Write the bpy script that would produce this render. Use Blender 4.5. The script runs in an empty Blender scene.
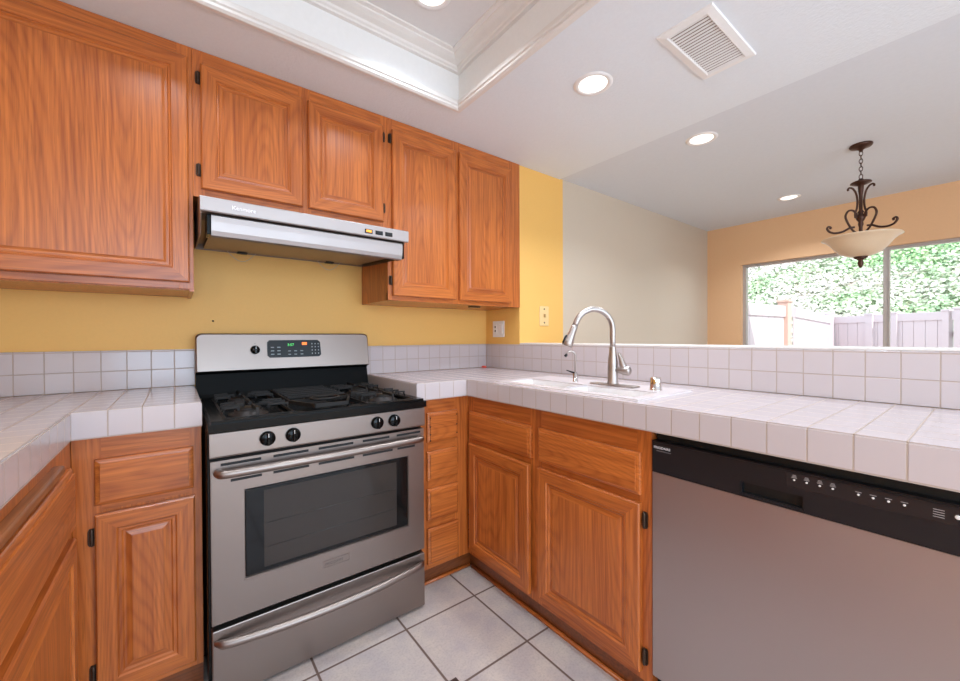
import bpy, bmesh, math, random
from mathutils import Vector, Matrix, noise
random.seed(7)
PI = math.pi
SC = bpy.context.scene
COL = SC.collection

# ------------------------------------------------------------------ camera
def make_camera():
    yaw, pit, rol = [math.radians(a) for a in (37.4836, -0.4854, 0.2702)]
    r = Vector((math.cos(yaw), -math.sin(yaw), 0)); w = Vector((math.sin(yaw), math.cos(yaw), 0)); u = Vector((0, 0, 1))
    w2 = w*math.cos(pit) + u*math.sin(pit); u2 = u*math.cos(pit) - w*math.sin(pit)
    R = r*math.cos(rol) - u2*math.sin(rol); U = r*math.sin(rol) + u2*math.cos(rol)
    m = Matrix(((R.x, U.x, -w2.x, .3052), (R.y, U.y, -w2.y, -2.1341), (R.z, U.z, -w2.z, 1.1415), (0, 0, 0, 1)))
    cd = bpy.data.cameras.new('camera'); cd.sensor_width = 36; cd.lens = 36*396.11/960; cd.clip_start = .02
    c = bpy.data.objects.new('camera', cd); COL.objects.link(c); c.matrix_world = m
    SC.camera = c
make_camera()

# ------------------------------------------------------------------ world, sun, area lights, exposure
W = bpy.data.worlds.new('world'); SC.world = W; W.use_nodes = True
W.node_tree.nodes['Background'].inputs[0].default_value = (.80, .90, 1.0, 1)
W.node_tree.nodes['Background'].inputs[1].default_value = 2.2
SUN_STRENGTH = 5.2
sd = bpy.data.lights.new('sun', 'SUN'); sd.energy = SUN_STRENGTH; sd.angle = math.radians(1.2); sd.color = (1, .97, .92)
so = bpy.data.objects.new('sun', sd); COL.objects.link(so)
so.rotation_euler = Vector((.35, .62, -.75)).to_track_quat('-Z', 'Y').to_euler()
def area(name, loc, direction, sx, sy, e, col=(1, 1, 1)):
    d = bpy.data.lights.new(name, 'AREA'); d.shape = 'RECTANGLE'; d.size = sx; d.size_y = sy; d.energy = e; d.color = col
    o = bpy.data.objects.new(name, d); COL.objects.link(o); o.location = loc
    o.rotation_euler = Vector(direction).to_track_quat('-Z', 'Y').to_euler()
    return o
area('rear_fill_light', (1.1, -4.62, 1.35), (0, 1, 0), 2.9, 1.7, 66, (.70, .98, 1.27))  # added main fill lamp, unseen behind the camera
area('side_fill_light', (-.60, -3.3, 1.5), (1, 0, 0), 1.2, .95, 13, (.75, .98, 1.22))  # added fill lamp from the left, out of view
SC.view_settings.view_transform = 'Standard'; SC.view_settings.look = 'None'
SC.view_settings.gamma = 1; SC.view_settings.use_curve_mapping = False
SC.view_settings.exposure = -0.02
CAN_POWER = 5.0

# ------------------------------------------------------------------ materials
def lin(h):
    h = h.lstrip('#'); v = [int(h[i:i+2], 16)/255 for i in (0, 2, 4)]
    return tuple((c/12.92 if c <= .04045 else ((c+.055)/1.055)**2.4) for c in v) + (1,)
def newmat(name):
    m = bpy.data.materials.new(name); m.use_nodes = True
    return m, m.node_tree.nodes, m.node_tree.links, m.node_tree.nodes['Principled BSDF']
def simple(name, col, rough=.5, metal=0, bump=0, bscale=60, spec=None, **kw):
    m, N, L, b = newmat(name)
    b.inputs['Base Color'].default_value = lin(col); b.inputs['Roughness'].default_value = rough; b.inputs['Metallic'].default_value = metal
    if spec is not None: b.inputs['Specular IOR Level'].default_value = spec
    for k, v in kw.items(): b.inputs[k.replace('_', ' ')].default_value = v
    nz = N.new('ShaderNodeTexNoise'); nz.inputs['Scale'].default_value = bscale; nz.inputs['Detail'].default_value = 3
    tc = N.new('ShaderNodeTexCoord'); L.new(tc.outputs['Object'], nz.inputs['Vector'])
    # slight procedural variation of the colour
    hs = N.new('ShaderNodeHueSaturation'); hs.inputs['Color'].default_value = lin(col)
    mr = N.new('ShaderNodeMapRange'); mr.inputs[3].default_value = .97; mr.inputs[4].default_value = 1.03
    L.new(nz.outputs['Fac'], mr.inputs[0]); L.new(mr.outputs[0], hs.inputs['Value']); L.new(hs.outputs[0], b.inputs['Base Color'])
    if bump:
        bp = N.new('ShaderNodeBump'); bp.inputs['Strength'].default_value = bump; bp.inputs['Distance'].default_value = .002
        L.new(nz.outputs['Fac'], bp.inputs['Height']); L.new(bp.outputs[0], b.inputs['Normal'])
    return m
def mathn(N, L, op, a, b=None, c=None):
    n = N.new('ShaderNodeMath'); n.operation = op
    for i, x in enumerate((a, b, c)):
        if x is None: continue
        if isinstance(x, (int, float)): n.inputs[i].default_value = x
        else: L.new(x, n.inputs[i])
    return n.outputs[0]
def mixc(N, L, f, a, b):
    n = N.new('ShaderNodeMix'); n.data_type = 'RGBA'
    if isinstance(f, (int, float)): n.inputs[0].default_value = f
    else: L.new(f, n.inputs[0])
    for i, x in ((6, a), (7, b)):
        if isinstance(x, tuple): n.inputs[i].default_value = x
        else: L.new(x, n.inputs[i])
    return n.outputs[2]
def oak(name, axis, light='#CE7433', dark='#96471A', rough=.33):
    m, N, L, b = newmat(name)
    tc = N.new('ShaderNodeTexCoord'); oi = N.new('ShaderNodeObjectInfo')
    off = N.new('ShaderNodeVectorMath'); off.operation = 'SCALE'; off.inputs[0].default_value = (7.3, 11.1, 5.7); L.new(oi.outputs['Random'], off.inputs['Scale'])
    ad = N.new('ShaderNodeVectorMath'); ad.operation = 'ADD'; L.new(tc.outputs['Object'], ad.inputs[0]); L.new(off.outputs[0], ad.inputs[1])
    def nz(across, along, det=3, dist=0):
        s = [across]*3; s[axis] = along
        mp = N.new('ShaderNodeMapping'); mp.inputs['Scale'].default_value = s; L.new(ad.outputs[0], mp.inputs[0])
        n = N.new('ShaderNodeTexNoise'); n.inputs['Scale'].default_value = 1; n.inputs['Detail'].default_value = det; n.inputs['Distortion'].default_value = dist
        L.new(mp.outputs[0], n.inputs['Vector']); return n.outputs['Fac']
    v = nz(4.2, .55, 1.0)
    wob = nz(26, 3.0, 2)
    ring = mathn(N, L, 'SINE', mathn(N, L, 'ADD', mathn(N, L, 'MULTIPLY', v, 260), mathn(N, L, 'MULTIPLY', wob, 5.0)))
    ring = mathn(N, L, 'POWER', mathn(N, L, 'MULTIPLY_ADD', ring, .5, .5), 2.6)
    streak = nz(110, 2.6, 3)
    broad = nz(9, .7, 2)
    pores = nz(420, 11, 2)
    f = mathn(N, L, 'ADD', mathn(N, L, 'MULTIPLY', ring, .26), mathn(N, L, 'MULTIPLY_ADD', streak, 1.7, -.52))
    f = mathn(N, L, 'ADD', f, mathn(N, L, 'MULTIPLY', mathn(N, L, 'SUBTRACT', broad, .5), .9))
    cr = N.new('ShaderNodeClamp'); L.new(f, cr.inputs[0])
    c = mixc(N, L, cr.outputs[0], lin(light), lin(dark))
    pm = N.new('ShaderNodeMapRange'); pm.inputs[1].default_value = .56; pm.inputs[2].default_value = .70; pm.inputs[3].default_value = 0; pm.inputs[4].default_value = .45
    L.new(pores, pm.inputs[0]); c = mixc(N, L, pm.outputs[0], c, lin('#7A4218'))
    L.new(c, b.inputs['Base Color'])
    b.inputs['Roughness'].default_value = rough
    b.inputs['Coat Weight'].default_value = .25; b.inputs['Coat Roughness'].default_value = .22
    bp = N.new('ShaderNodeBump'); bp.inputs['Strength'].default_value = .12; bp.inputs['Distance'].default_value = .001
    L.new(streak, bp.inputs['Height']); L.new(bp.outputs[0], b.inputs['Normal'])
    return m
OAKX, OAKY, OAKZ = oak('oak_grain_across', 0), oak('oak_grain_deep', 1), oak('oak_grain_upright', 2)

def tiles(name, ph, pitch, col, grout, gw=.0030, rough=.14, var=0.02, bump=.6, mottle=None):
    """ceramic tiles: grout lines at ph[i] + k*pitch in place coordinates, on whatever faces the axis crosses"""
    m, N, L, b = newmat(name)
    g = N.new('ShaderNodeNewGeometry'); sx = N.new('ShaderNodeSeparateXYZ'); L.new(g.outputs['Position'], sx.inputs[0])
    sn = N.new('ShaderNodeSeparateXYZ'); L.new(g.outputs['True Normal'], sn.inputs[0])
    lines = []; cells = []
    for i in range(3):
        t = mathn(N, L, 'DIVIDE', mathn(N, L, 'SUBTRACT', sx.outputs[i], ph[i] - 100*pitch), pitch)
        fr = mathn(N, L, 'FRACT', t)
        d = mathn(N, L, 'MULTIPLY', mathn(N, L, 'MINIMUM', fr, mathn(N, L, 'SUBTRACT', 1, fr)), pitch)
        mr = N.new('ShaderNodeMapRange'); mr.interpolation_type = 'SMOOTHSTEP'
        mr.inputs[1].default_value = gw*.35; mr.inputs[2].default_value = gw*.75; mr.inputs[3].default_value = 1; mr.inputs[4].default_value = 0
        L.new(d, mr.inputs[0])
        on = mathn(N, L, 'LESS_THAN', mathn(N, L, 'ABSOLUTE', sn.outputs[i]), .6)
        lines.append(mathn(N, L, 'MULTIPLY', mr.outputs[0], on)); cells.append(mathn(N, L, 'MULTIPLY', mathn(N, L, 'FLOOR', t), on))
    ln = mathn(N, L, 'MAXIMUM', mathn(N, L, 'MAXIMUM', lines[0], lines[1]), lines[2])
    cv = N.new('ShaderNodeCombineXYZ')
    for i in range(3): L.new(cells[i], cv.inputs[i])
    wn = N.new('ShaderNodeTexWhiteNoise'); L.new(cv.outputs[0], wn.inputs['Vector'])
    hs = N.new('ShaderNodeHueSaturation')
    mr = N.new('ShaderNodeMapRange'); mr.inputs[3].default_value = 1-var; mr.inputs[4].default_value = 1+var
    L.new(wn.outputs['Value'], mr.inputs[0]); L.new(mr.outputs[0], hs.inputs['Value'])
    if mottle:
        n1 = N.new('ShaderNodeTexNoise'); n1.inputs['Scale'].default_value = 9; n1.inputs['Detail'].default_value = 6; n1.inputs['Roughness'].default_value = .65
        L.new(g.outputs['Position'], n1.inputs['Vector'])
        r1 = N.new('ShaderNodeMapRange'); r1.inputs[1].default_value = .35; r1.inputs[2].default_value = .65; L.new(n1.outputs['Fac'], r1.inputs[0])
        n2 = N.new('ShaderNodeTexNoise'); n2.inputs['Scale'].default_value = 130; n2.inputs['Detail'].default_value = 2
        L.new(g.outputs['Position'], n2.inputs['Vector'])
        c0 = mixc(N, L, r1.outputs[0], lin(col), lin(mottle))
        r2 = N.new('ShaderNodeMapRange'); r2.inputs[1].default_value = .45; r2.inputs[2].default_value = .7; r2.inputs[3].default_value = 0; r2.inputs[4].default_value = .35
        L.new(n2.outputs['Fac'], r2.inputs[0]); c0 = mixc(N, L, r2.outputs[0], c0, lin('#9C8F88'))
        L.new(c0, hs.inputs['Color'])
    else: hs.inputs['Color'].default_value = lin(col)
    L.new(mixc(N, L, ln, hs.outputs[0], lin(grout)), b.inputs['Base Color'])
    rr = mathn(N, L, 'MULTIPLY_ADD', ln, .6, rough); L.new(rr, b.inputs['Roughness'])
    bp = N.new('ShaderNodeBump'); bp.inputs['Strength'].default_value = bump; bp.inputs['Distance'].default_value = .0012
    L.new(mathn(N, L, 'SUBTRACT', 1, ln), bp.inputs['Height']); L.new(bp.outputs[0], b.inputs['Normal'])
    return m
P = .0757
ZC, ZE, ZS = .938, .8605, 1.0953
TC, GR = '#C8BBBB', '#B39F92'
T_LEFT = tiles('white_tile_left_run', (.2985, -.585, ZC+P), P, TC, GR)
T_BACK = tiles('white_tile_back_run', (1.2369, -.585, ZC+P), P, TC, GR)
T_PEN = tiles('white_tile_peninsula', (1.4105, -1.6525, ZC+P), P, TC, GR)
T_PENS = tiles('white_tile_peninsula_splash', (1.4105, -1.6612, ZC+P), P, TC, GR)
T_FLOOR = tiles('beige_floor_tile', (1.34, -.735, 0.2), .3315, '#CBBDB2', '#6B564C', gw=.0075, rough=.32, var=.03, bump=.4, mottle='#B6AAA8')

def steel(name, col, rough, axis, metal=1.0, st=.05):
    m, N, L, b = newmat(name)
    tc = N.new('ShaderNodeTexCoord'); mp = N.new('ShaderNodeMapping'); s = [900]*3; s[axis] = 5; mp.inputs['Scale'].default_value = s
    L.new(tc.outputs['Object'], mp.inputs[0]); n = N.new('ShaderNodeTexNoise'); n.inputs['Scale'].default_value = 1; n.inputs['Detail'].default_value = 2
    L.new(mp.outputs[0], n.inputs['Vector'])
    n2 = N.new('ShaderNodeTexNoise'); n2.inputs['Scale'].default_value = 4; n2.inputs['Detail'].default_value = 3; L.new(tc.outputs['Object'], n2.inputs['Vector'])
    mr = N.new('ShaderNodeMapRange'); mr.inputs[3].default_value = rough-.05; mr.inputs[4].default_value = rough+.07; L.new(n2.outputs['Fac'], mr.inputs[0])
    L.new(mr.outputs[0], b.inputs['Roughness'])
    b.inputs['Base Color'].default_value = lin(col); b.inputs['Metallic'].default_value = metal
    bp = N.new('ShaderNodeBump'); bp.inputs['Strength'].default_value = st; bp.inputs['Distance'].default_value = .001
    L.new(n.outputs['Fac'], bp.inputs['Height']); L.new(bp.outputs[0], b.inputs['Normal'])
    return m
STEEL = steel('brushed_steel', '#93867F', .36, 0)
STEELY = steel('brushed_steel_door', '#BAB1B0', .42, 1)
HSTEEL = steel('hood_steel', '#B3AAA7', .5, 0)
NICKEL = steel('brushed_nickel', '#B3A9A3', .40, 2, st=.01)
CHROME = simple('chrome', '#E0DCDA', .10, 1)
BLACK = simple('black_enamel', '#08090A', .2, spec=.22)
BLACKM = simple('black_matte', '#0A0A0A', .6)
DARKP = simple('charcoal_plastic', '#17191D', .35)
IRON = simple('cast_iron_grate', '#1E1A18', .55, spec=.28, bump=.3, bscale=300)
GLASSB = simple('oven_glass', '#121010', .06, spec=.3)
GLASSI = simple('oven_glass_inner', '#3B3430', .10, spec=.25)
YEL = simple('yellow_wall_paint', '#ECB763', .55, bump=.15, bscale=90)
GRAYW = simple('beige_gray_wall_paint', '#CBBAA6', .6, bump=.15, bscale=90)
PEACH = simple('peach_wall_paint', '#E6B78A', .6, bump=.15, bscale=90)
CEIL = simple('ceiling_texture_paint', '#E6E9ED', .8, bump=.8, bscale=110)
CEIL2 = simple('ceiling_smooth_paint', '#DBDDE2', .8, bump=.1, bscale=60)
TRIMW = simple('white_trim_paint', '#EEEBE8', .35)
TRIMC = simple('cream_trim_paint', '#E6DFD9', .45)
WHITEP = simple('white_plastic', '#EFEBE8', .35)
CREAMP = simple('cream_plate', '#E9C68C', .4)
PORC = simple('white_porcelain', '#D3C7C6', .25)
BRONZE = simple('oil_rubbed_bronze', '#4A2E22', .38, .55)
HINGE = simple('dark_bronze_hinge', '#46352A', .4, .6)
ALAB = simple('alabaster_glass', '#F0D5B4', .35, **{'Transmission_Weight': .25, 'Emission_Color': lin('#F4C795'), 'Emission_Strength': 0.0})
ALUM = simple('window_aluminium', '#B9B0AA', .45, .3)
VINYL = simple('vinyl_fence', '#CFC6CC', .5)
VINYLP = simple('vinyl_post_tan', '#CDAFA4', .5)
CONC = simple('patio_concrete', '#B9B2A8', .9, bump=.3)
RED = simple('red_plastic', '#D8402A', .4)
VENTD = simple('vent_dark', '#7A6459', .8)
OAKW = oak('oak_worn_board', 1, '#9C5A2C', '#603212', .5)
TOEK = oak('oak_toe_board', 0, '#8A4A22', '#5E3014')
def emis(name, col, s):
    m, N, L, b = newmat(name); b.inputs['Base Color'].default_value = lin(col); b.inputs['Emission Color'].default_value = lin(col); b.inputs['Emission Strength'].default_value = s; return m
LENS = emis('lamp_lens', '#FFF9F2', 1.6)
GREEN = emis('display_green', '#58E070', .9); ORANGE = emis('display_orange', '#FF7A30', 1.2); AMBER = emis('rocker_amber', '#FFA640', .8)
def glass():
    m, N, L, b = newmat('window_glass')
    t = N.new('ShaderNodeBsdfTransparent'); gl = N.new('ShaderNodeBsdfGlossy'); gl.inputs['Roughness'].default_value = .02
    fr = N.new('ShaderNodeFresnel'); fr.inputs[0].default_value = 1.25; mx = N.new('ShaderNodeMixShader')
    L.new(fr.outputs[0], mx.inputs[0]); L.new(t.outputs[0], mx.inputs[1]); L.new(gl.outputs[0], mx.inputs[2])
    L.new(mx.outputs[0], N['Material Output'].inputs[0]); return m
GLASS = glass()
BOWLW = simple('bowl_porcelain_lightened', '#F4EEEC', .25)  # sink porcelain made lighter to offset the shade inside the bowls
LENSG = simple('clear_lamp_lens', '#F2E3C4', .15, **{'Transmission_Weight': .8})

# ------------------------------------------------------------------ mesh helpers
def nb(): return bmesh.new()
def box(bm, x0, x1, y0, y1, z0, z1, bev=0, mi=0, seg=2):
    r = bmesh.ops.create_cube(bm, size=1)
    for v in r['verts']:
        v.co = Vector(((x0+x1)/2 + v.co.x*(x1-x0), (y0+y1)/2 + v.co.y*(y1-y0), (z0+z1)/2 + v.co.z*(z1-z0)))
    fs = {f for v in r['verts'] for f in v.link_faces}
    for f in fs: f.material_index = mi
    if bev:
        es = {e for f in fs for e in f.edges}
        q = bmesh.ops.bevel(bm, geom=list(es), offset=bev, segments=seg, affect='EDGES', profile=.5)
        for f in q['faces']: f.material_index = mi
def prism(bm, pts, axis, a0, a1, mi=0):
    """pts: outline in the two axes other than `axis` (in cyclic x,y,z order without it), extruded a0..a1"""
    o = [i for i in range(3) if i != axis]
    def mk(p, a):
        c = [0, 0, 0]; c[o[0]] = p[0]; c[o[1]] = p[1]; c[axis] = a; return bm.verts.new(c)
    A = [mk(p, a0) for p in pts]; B = [mk(p, a1) for p in pts]; n = len(pts)
    fs = [bm.faces.new(A), bm.faces.new(B[::-1])]
    for i in range(n): fs.append(bm.faces.new((A[i], B[i], B[(i+1) % n], A[(i+1) % n])))
    for f in fs: f.material_index = mi
    bmesh.ops.recalc_face_normals(bm, faces=fs)
def cells(bm, xs, ys, on, z0, z1, mi=0, axes=(0, 1, 2)):
    """slab of grid cells (any L shape or hole); axes maps (u,v,thickness) to x,y,z"""
    V = {}
    def vt(i, j, k):
        if (i, j, k) not in V:
            c = [0, 0, 0]; c[axes[0]] = xs[i]; c[axes[1]] = ys[j]; c[axes[2]] = (z0, z1)[k]; V[(i, j, k)] = bm.verts.new(c)
        return V[(i, j, k)]
    fs = []
    nx, ny = len(xs)-1, len(ys)-1
    A = lambda i, j: 0 <= i < nx and 0 <= j < ny and on(i, j)
    for i in range(nx):
        for j in range(ny):
            if not A(i, j): continue
            for k in (0, 1): fs.append(bm.faces.new([vt(i, j, k), vt(i+1, j, k), vt(i+1, j+1, k), vt(i, j+1, k)]))
            for (di, dj, a, b2) in ((-1, 0, (i, j), (i, j+1)), (1, 0, (i+1, j), (i+1, j+1)), (0, -1, (i, j), (i+1, j)), (0, 1, (i, j+1), (i+1, j+1))):
                if not A(i+di, j+dj): fs.append(bm.faces.new([vt(*a, 0), vt(*b2, 0), vt(*b2, 1), vt(*a, 1)]))
    for f in fs: f.material_index = mi
    bmesh.ops.recalc_face_normals(bm, faces=fs)
def tube(bm, pts, r, seg=12, mi=0, caps=True, up=None):
    pts = [Vector(p) for p in pts]; n = len(pts)
    rr = r if isinstance(r, (list, tuple)) else [r]*n
    rings = []; prev = None
    for i, p in enumerate(pts):
        t = (pts[min(i+1, n-1)] - pts[max(i-1, 0)]).normalized()
        if prev is None:
            a = Vector((0, 0, 1)) if abs(t.z) < .9 else Vector((1, 0, 0)); nrm = t.cross(a).normalized()
        else: nrm = (prev - t*prev.dot(t)).normalized()
        prev = nrm; bn = t.cross(nrm)
        rings.append([bm.verts.new(p + (nrm*math.cos(2*PI*k/seg) + bn*math.sin(2*PI*k/seg))*rr[i]) for k in range(seg)])
    fs = []
    for a, b in zip(rings, rings[1:]):
        for k in range(seg): fs.append(bm.faces.new((a[k], a[(k+1) % seg], b[(k+1) % seg], b[k])))
    if caps: fs += [bm.faces.new(rings[0][::-1]), bm.faces.new(rings[-1])]
    for f in fs: f.material_index = mi; f.smooth = True
    bmesh.ops.recalc_face_normals(bm, faces=fs)
def curve(ctrl, n=8):
    """Catmull-Rom through the control points"""
    c = [Vector(p) for p in ctrl]; c = [c[0]*2-c[1]] + c + [c[-1]*2-c[-2]]; out = []
    for i in range(1, len(c)-2):
        for k in range(n):
            t = k/n; a, b, d, e = c[i-1:i+3]
            out.append(.5*((2*b) + (d-a)*t + (2*a-5*b+4*d-e)*t*t + (3*b-a-3*d+e)*t**3))
    out.append(c[-2]); return out
def lathe(bm, prof, cx, cy, cz=0, seg=40, mi=0, axis=2, close=False):
    rings = []
    o = [i for i in range(3) if i != axis]
    base = [cx, cy, cz]
    for (r, h) in prof:
        ring = []
        if r < 1e-5:
            c = list(base); c[axis] += h; ring = [bm.verts.new(c)]
        else:
            for k in range(seg):
                c = list(base); c[axis] += h; c[o[0]] += r*math.cos(2*PI*k/seg); c[o[1]] += r*math.sin(2*PI*k/seg); ring.append(bm.verts.new(c))
        rings.append(ring)
    fs = []
    for a, b in zip(rings, rings[1:]):
        for k in range(seg):
            k2 = (k+1) % seg
            q = [a[k % len(a)], a[k2 % len(a)], b[k2 % len(b)], b[k % len(b)]]
            q = list(dict.fromkeys(q))
            if len(q) > 2: fs.append(bm.faces.new(q))
    for f in fs: f.material_index = mi; f.smooth = True
    bmesh.ops.recalc_face_normals(bm, faces=fs)
def sweep_rect(bm, x0, x1, y0, y1, prof, mi=0, mis=None, cap=False):
    """prof: (inset, z) steps swept round a rectangle with mitred corners"""
    rings = []
    for d, z in prof: rings.append([bm.verts.new(c) for c in ((x0+d, y0+d, z), (x1-d, y0+d, z), (x1-d, y1-d, z), (x0+d, y1-d, z))])
    for i, (a, b) in enumerate(zip(rings, rings[1:])):
        for k in range(4):
            f = bm.faces.new((a[k], a[(k+1) % 4], b[(k+1) % 4], b[k])); f.material_index = mis[i] if mis else mi
    if cap: f = bm.faces.new(rings[-1]); f.material_index = mi
def panel_door(bm, O, U, N, w, h, prof, vi=0, hi=1, thick=.019):
    """raised-panel front: O lower-left back corner, U width direction, N outward; mitred frame, profile (inset, height)"""
    O, U, N = Vector(O), Vector(U), Vector(N); Z = Vector((0, 0, 1))
    rings = []
    for d, t in [(0, 0)] + prof:
        rings.append([bm.verts.new(O + U*a + Z*c + N*t) for a, c in ((d, d), (w-d, d), (w-d, h-d), (d, h-d))])
    fs = []
    for a, b in zip(rings, rings[1:]):
        for k in range(4):
            f = bm.faces.new((a[k], a[(k+1) % 4], b[(k+1) % 4], b[k])); f.material_index = hi if k in (0, 2) else vi; fs.append(f)
    f = bm.faces.new(rings[-1]); f.material_index = vi if h > w*.75 else hi; fs.append(f)
    f = bm.faces.new(rings[0][::-1]); f.material_index = vi; fs.append(f)
    bmesh.ops.recalc_face_normals(bm, faces=fs)
def obj(name, bm, mats, parent=None, smooth=False):
    me = bpy.data.meshes.new(name); 
    if parent is not None:
        off = parent.matrix_world_t if hasattr(parent, 'matrix_world_t') else ORIG[parent.name]
        bmesh.ops.translate(bm, verts=bm.verts, vec=-off)
    bm.to_mesh(me); bm.free()
    for m in (mats if isinstance(mats, (list, tuple)) else [mats]): me.materials.append(m)
    if smooth:
        for p in me.polygons: p.use_smooth = True
    o = bpy.data.objects.new(name, me); COL.objects.link(o)
    if parent is not None: o.parent = parent; ORIG[o.name] = ORIG[parent.name]
    return o
ORIG = {}
def thing(name, label, cat, loc, group=None):
    o = bpy.data.objects.new(name, None); COL.objects.link(o); o.location = loc; o.empty_display_size = .1
    o['label'] = label; o['category'] = cat
    if group: o['group'] = group
    ORIG[o.name] = Vector(loc); return o
def single(name, bm, mats, label, cat, group=None, loc=(0, 0, 0), smooth=False):
    bmesh.ops.translate(bm, verts=bm.verts, vec=-Vector(loc))
    o = obj(name, bm, mats, smooth=smooth); o.location = loc; o['label'] = label; o['category'] = cat
    if group: o['group'] = group
    ORIG[o.name] = Vector(loc); return o
def struct(name, bm, mats):
    o = obj(name, bm, mats); o['kind'] = 'structure'; ORIG[o.name] = Vector((0, 0, 0)); return o
def copy_thing(root, loc, label=None):
    r = root.copy(); COL.objects.link(r); r.location = loc; ORIG[r.name] = Vector(loc)
    if label: r['label'] = label
    for ch in list(root.children):
        c = ch.copy(); COL.objects.link(c); c.parent = r
        for g in list(ch.children):
            d = g.copy(); COL.objects.link(d); d.parent = c
    return r
def lettering(s, size, O, U, V, N, depth=.0006):
    """built-in font lettering as a bmesh: O lower-left, U along, V up, N outward"""
    cu = bpy.data.curves.new('t', 'FONT'); cu.body = s; cu.size = size; cu.extrude = depth
    to = bpy.data.objects.new('t', cu); COL.objects.link(to); bpy.context.view_layer.update()
    me = to.to_mesh(); bm = nb(); bm.from_mesh(me); to.to_mesh_clear(); bpy.data.objects.remove(to)
    O, U, V, N = map(Vector, (O, U, V, N))
    for v in bm.verts: v.co = O + U*v.co.x + V*v.co.y + N*(v.co.z + depth)
    return bm

# ------------------------------------------------------------------ the room
XL, XW, YD, XF, ZT, YR = -.56, 1.9962, -.333, 4.62, 2.205, -4.6
bm = nb(); box(bm, XL-.1, XF+.1, YR-.1, .15, -.08, 0); struct('floor', bm, T_FLOOR)
bm = nb(); box(bm, XL-.1, XW, 0, .12, 0, ZT+.3); struct('wall_back', bm, YEL)
bm = nb(); box(bm, XW, 2.402, YD, .12, 0, ZT+.3); struct('wall_stub', bm, YEL)
bm = nb(); box(bm, 2.402, XF, YD, .12, 0, ZT+.3); struct('wall_dining', bm, GRAYW)
bm = nb(); cells(bm, [YR, -3.95, -2.65, 0], [0, .98, 2.02, ZT+.3], lambda i, j: not (i == 1 and j == 1), XL-.12, XL, axes=(1, 2, 0)); struct('wall_left', bm, YEL)  # opening is invented, made for the side fill lamp
WY0, WY1, WZ0, WZ1 = -2.60, -.637, .62, 1.823
bm = nb(); cells(bm, [YR, WY0, WY1, YD+.45], [0, WZ0, WZ1, ZT+.3], lambda i, j: not (i == 1 and j == 1), XF, XF+.14, axes=(1, 2, 0)); struct('wall_far', bm, PEACH)
bm = nb(); cells(bm, [XL-.1, -.4, 2.6, XF+.1], [0, .45, 2.08, ZT+.3], lambda i, j: not (i == 1 and j == 1), YR-.14, YR, axes=(0, 2, 1)); struct('wall_rear', bm, YEL)  # unseen rear opening added to hold the main fill lamp
# kitchen ceiling with the tray opening, dining ceiling
TX0, TX1, TY0, TY1 = -.10, 1.357, -2.15, -.605
XS = 2.372
bm = nb(); cells(bm, [XL-.1, TX0-.012, TX1+.012, XS], [YR, TY0-.012, TY1+.012, .12], lambda i, j: not (i == 1 and j == 1), ZT, ZT+.26); struct('ceiling', bm, CEIL)
bm = nb(); box(bm, XS, XF+.1, YR, .12, ZT+.006, ZT+.26); struct('ceiling_dining', bm, CEIL2)
bm = nb(); box(bm, TX0-.1, TX1+.1, TY0-.1, TY1+.1, 2.408, 2.44); struct('ceiling_tray', bm, simple('tray_ceiling_paint', '#E0DCDA', .8))
bm = nb()
sweep_rect(bm, TX0, TX1, TY0, TY1, [(-.020, 2.206), (-.018, 2.199), (-.004, 2.199), (.004, 2.205), (.004, 2.214), (.010, 2.218), (.010, 2.230), (.002, 2.236), (.002, 2.243), (-.008, 2.247)], mi=0)
sweep_rect(bm, TX0, TX1, TY0, TY1, [(-.008, 2.247), (-.008, 2.366)], mi=1)
sweep_rect(bm, TX0, TX1, TY0, TY1, [(-.008, 2.366), (.008, 2.366), (.010, 2.373), (.018, 2.377), (.022, 2.384), (.046, 2.388), (.064, 2.395), (.066, 2.400), (.082, 2.402), (.084, 2.409)], mi=0)
for f in bm.faces: f.normal_flip()
struct('trim_tray', bm, [TRIMC, TRIMW])
# window in the far wall
t = struct('window_1', (lambda b: (cells(b, [WY0, WY0+.035, -1.632, -1.600, WY1-.028, WY1], [WZ0, WZ0+.04, WZ1-.022, WZ1], lambda i, j: not (i in (1, 3) and j == 1), XF+.045, XF+.095, axes=(1, 2, 0)), b)[1])(nb()), ALUM)
bm = nb(); box(bm, XF+.035, XF+.05, WY0+.002, WY1-.002, WZ1-.012, WZ1-.001); box(bm, XF+.033, XF+.05, -1.618, -1.598, WZ0+.02, WZ1-.012); obj('window_track', bm, ALUM, t)
bm = nb(); box(bm, XF+.068, XF+.072, WY0+.03, -1.62, WZ0+.03, WZ1-.015); obj('window_pane', bm, GLASS, t)
bm = nb(); box(bm, XF+.078, XF+.082, -1.61, WY1-.02, WZ0+.03, WZ1-.015); obj('window_pane', bm, GLASS, t)
bm = nb(); box(bm, XF-.012, XF+.045, WY0-.01, WY1+.006, WZ0-.02, WZ0+.002, .003); struct('trim_1', bm, TRIMW)
# half wall behind the peninsula with its tile splash and cap
PY = -2.62
bm = nb(); box(bm, XW+.012, XW+.13, PY, YD, 0, ZS+.002); struct('wall_peninsula', bm, YEL)
bm = nb(); box(bm, XW-.001, XW+.138, PY-.005, YD-.001, ZS, ZS+.009, .003); struct('trim_2', bm, TRIMC)
bm = nb(); box(bm, XW-.009, XW+.011, PY, -.0105, ZC, ZS, .0015); struct('trim_3', bm, T_PENS)
bm = nb(); box(bm, 1.1414, XW-.0095, -.0105, .001, ZC, ZS, .0015); struct('trim_4', bm, T_BACK)
bm = nb(); box(bm, XL, .3685, -.0105, .001, ZC, ZS, .0015); struct('trim_5', bm, T_LEFT)

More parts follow.
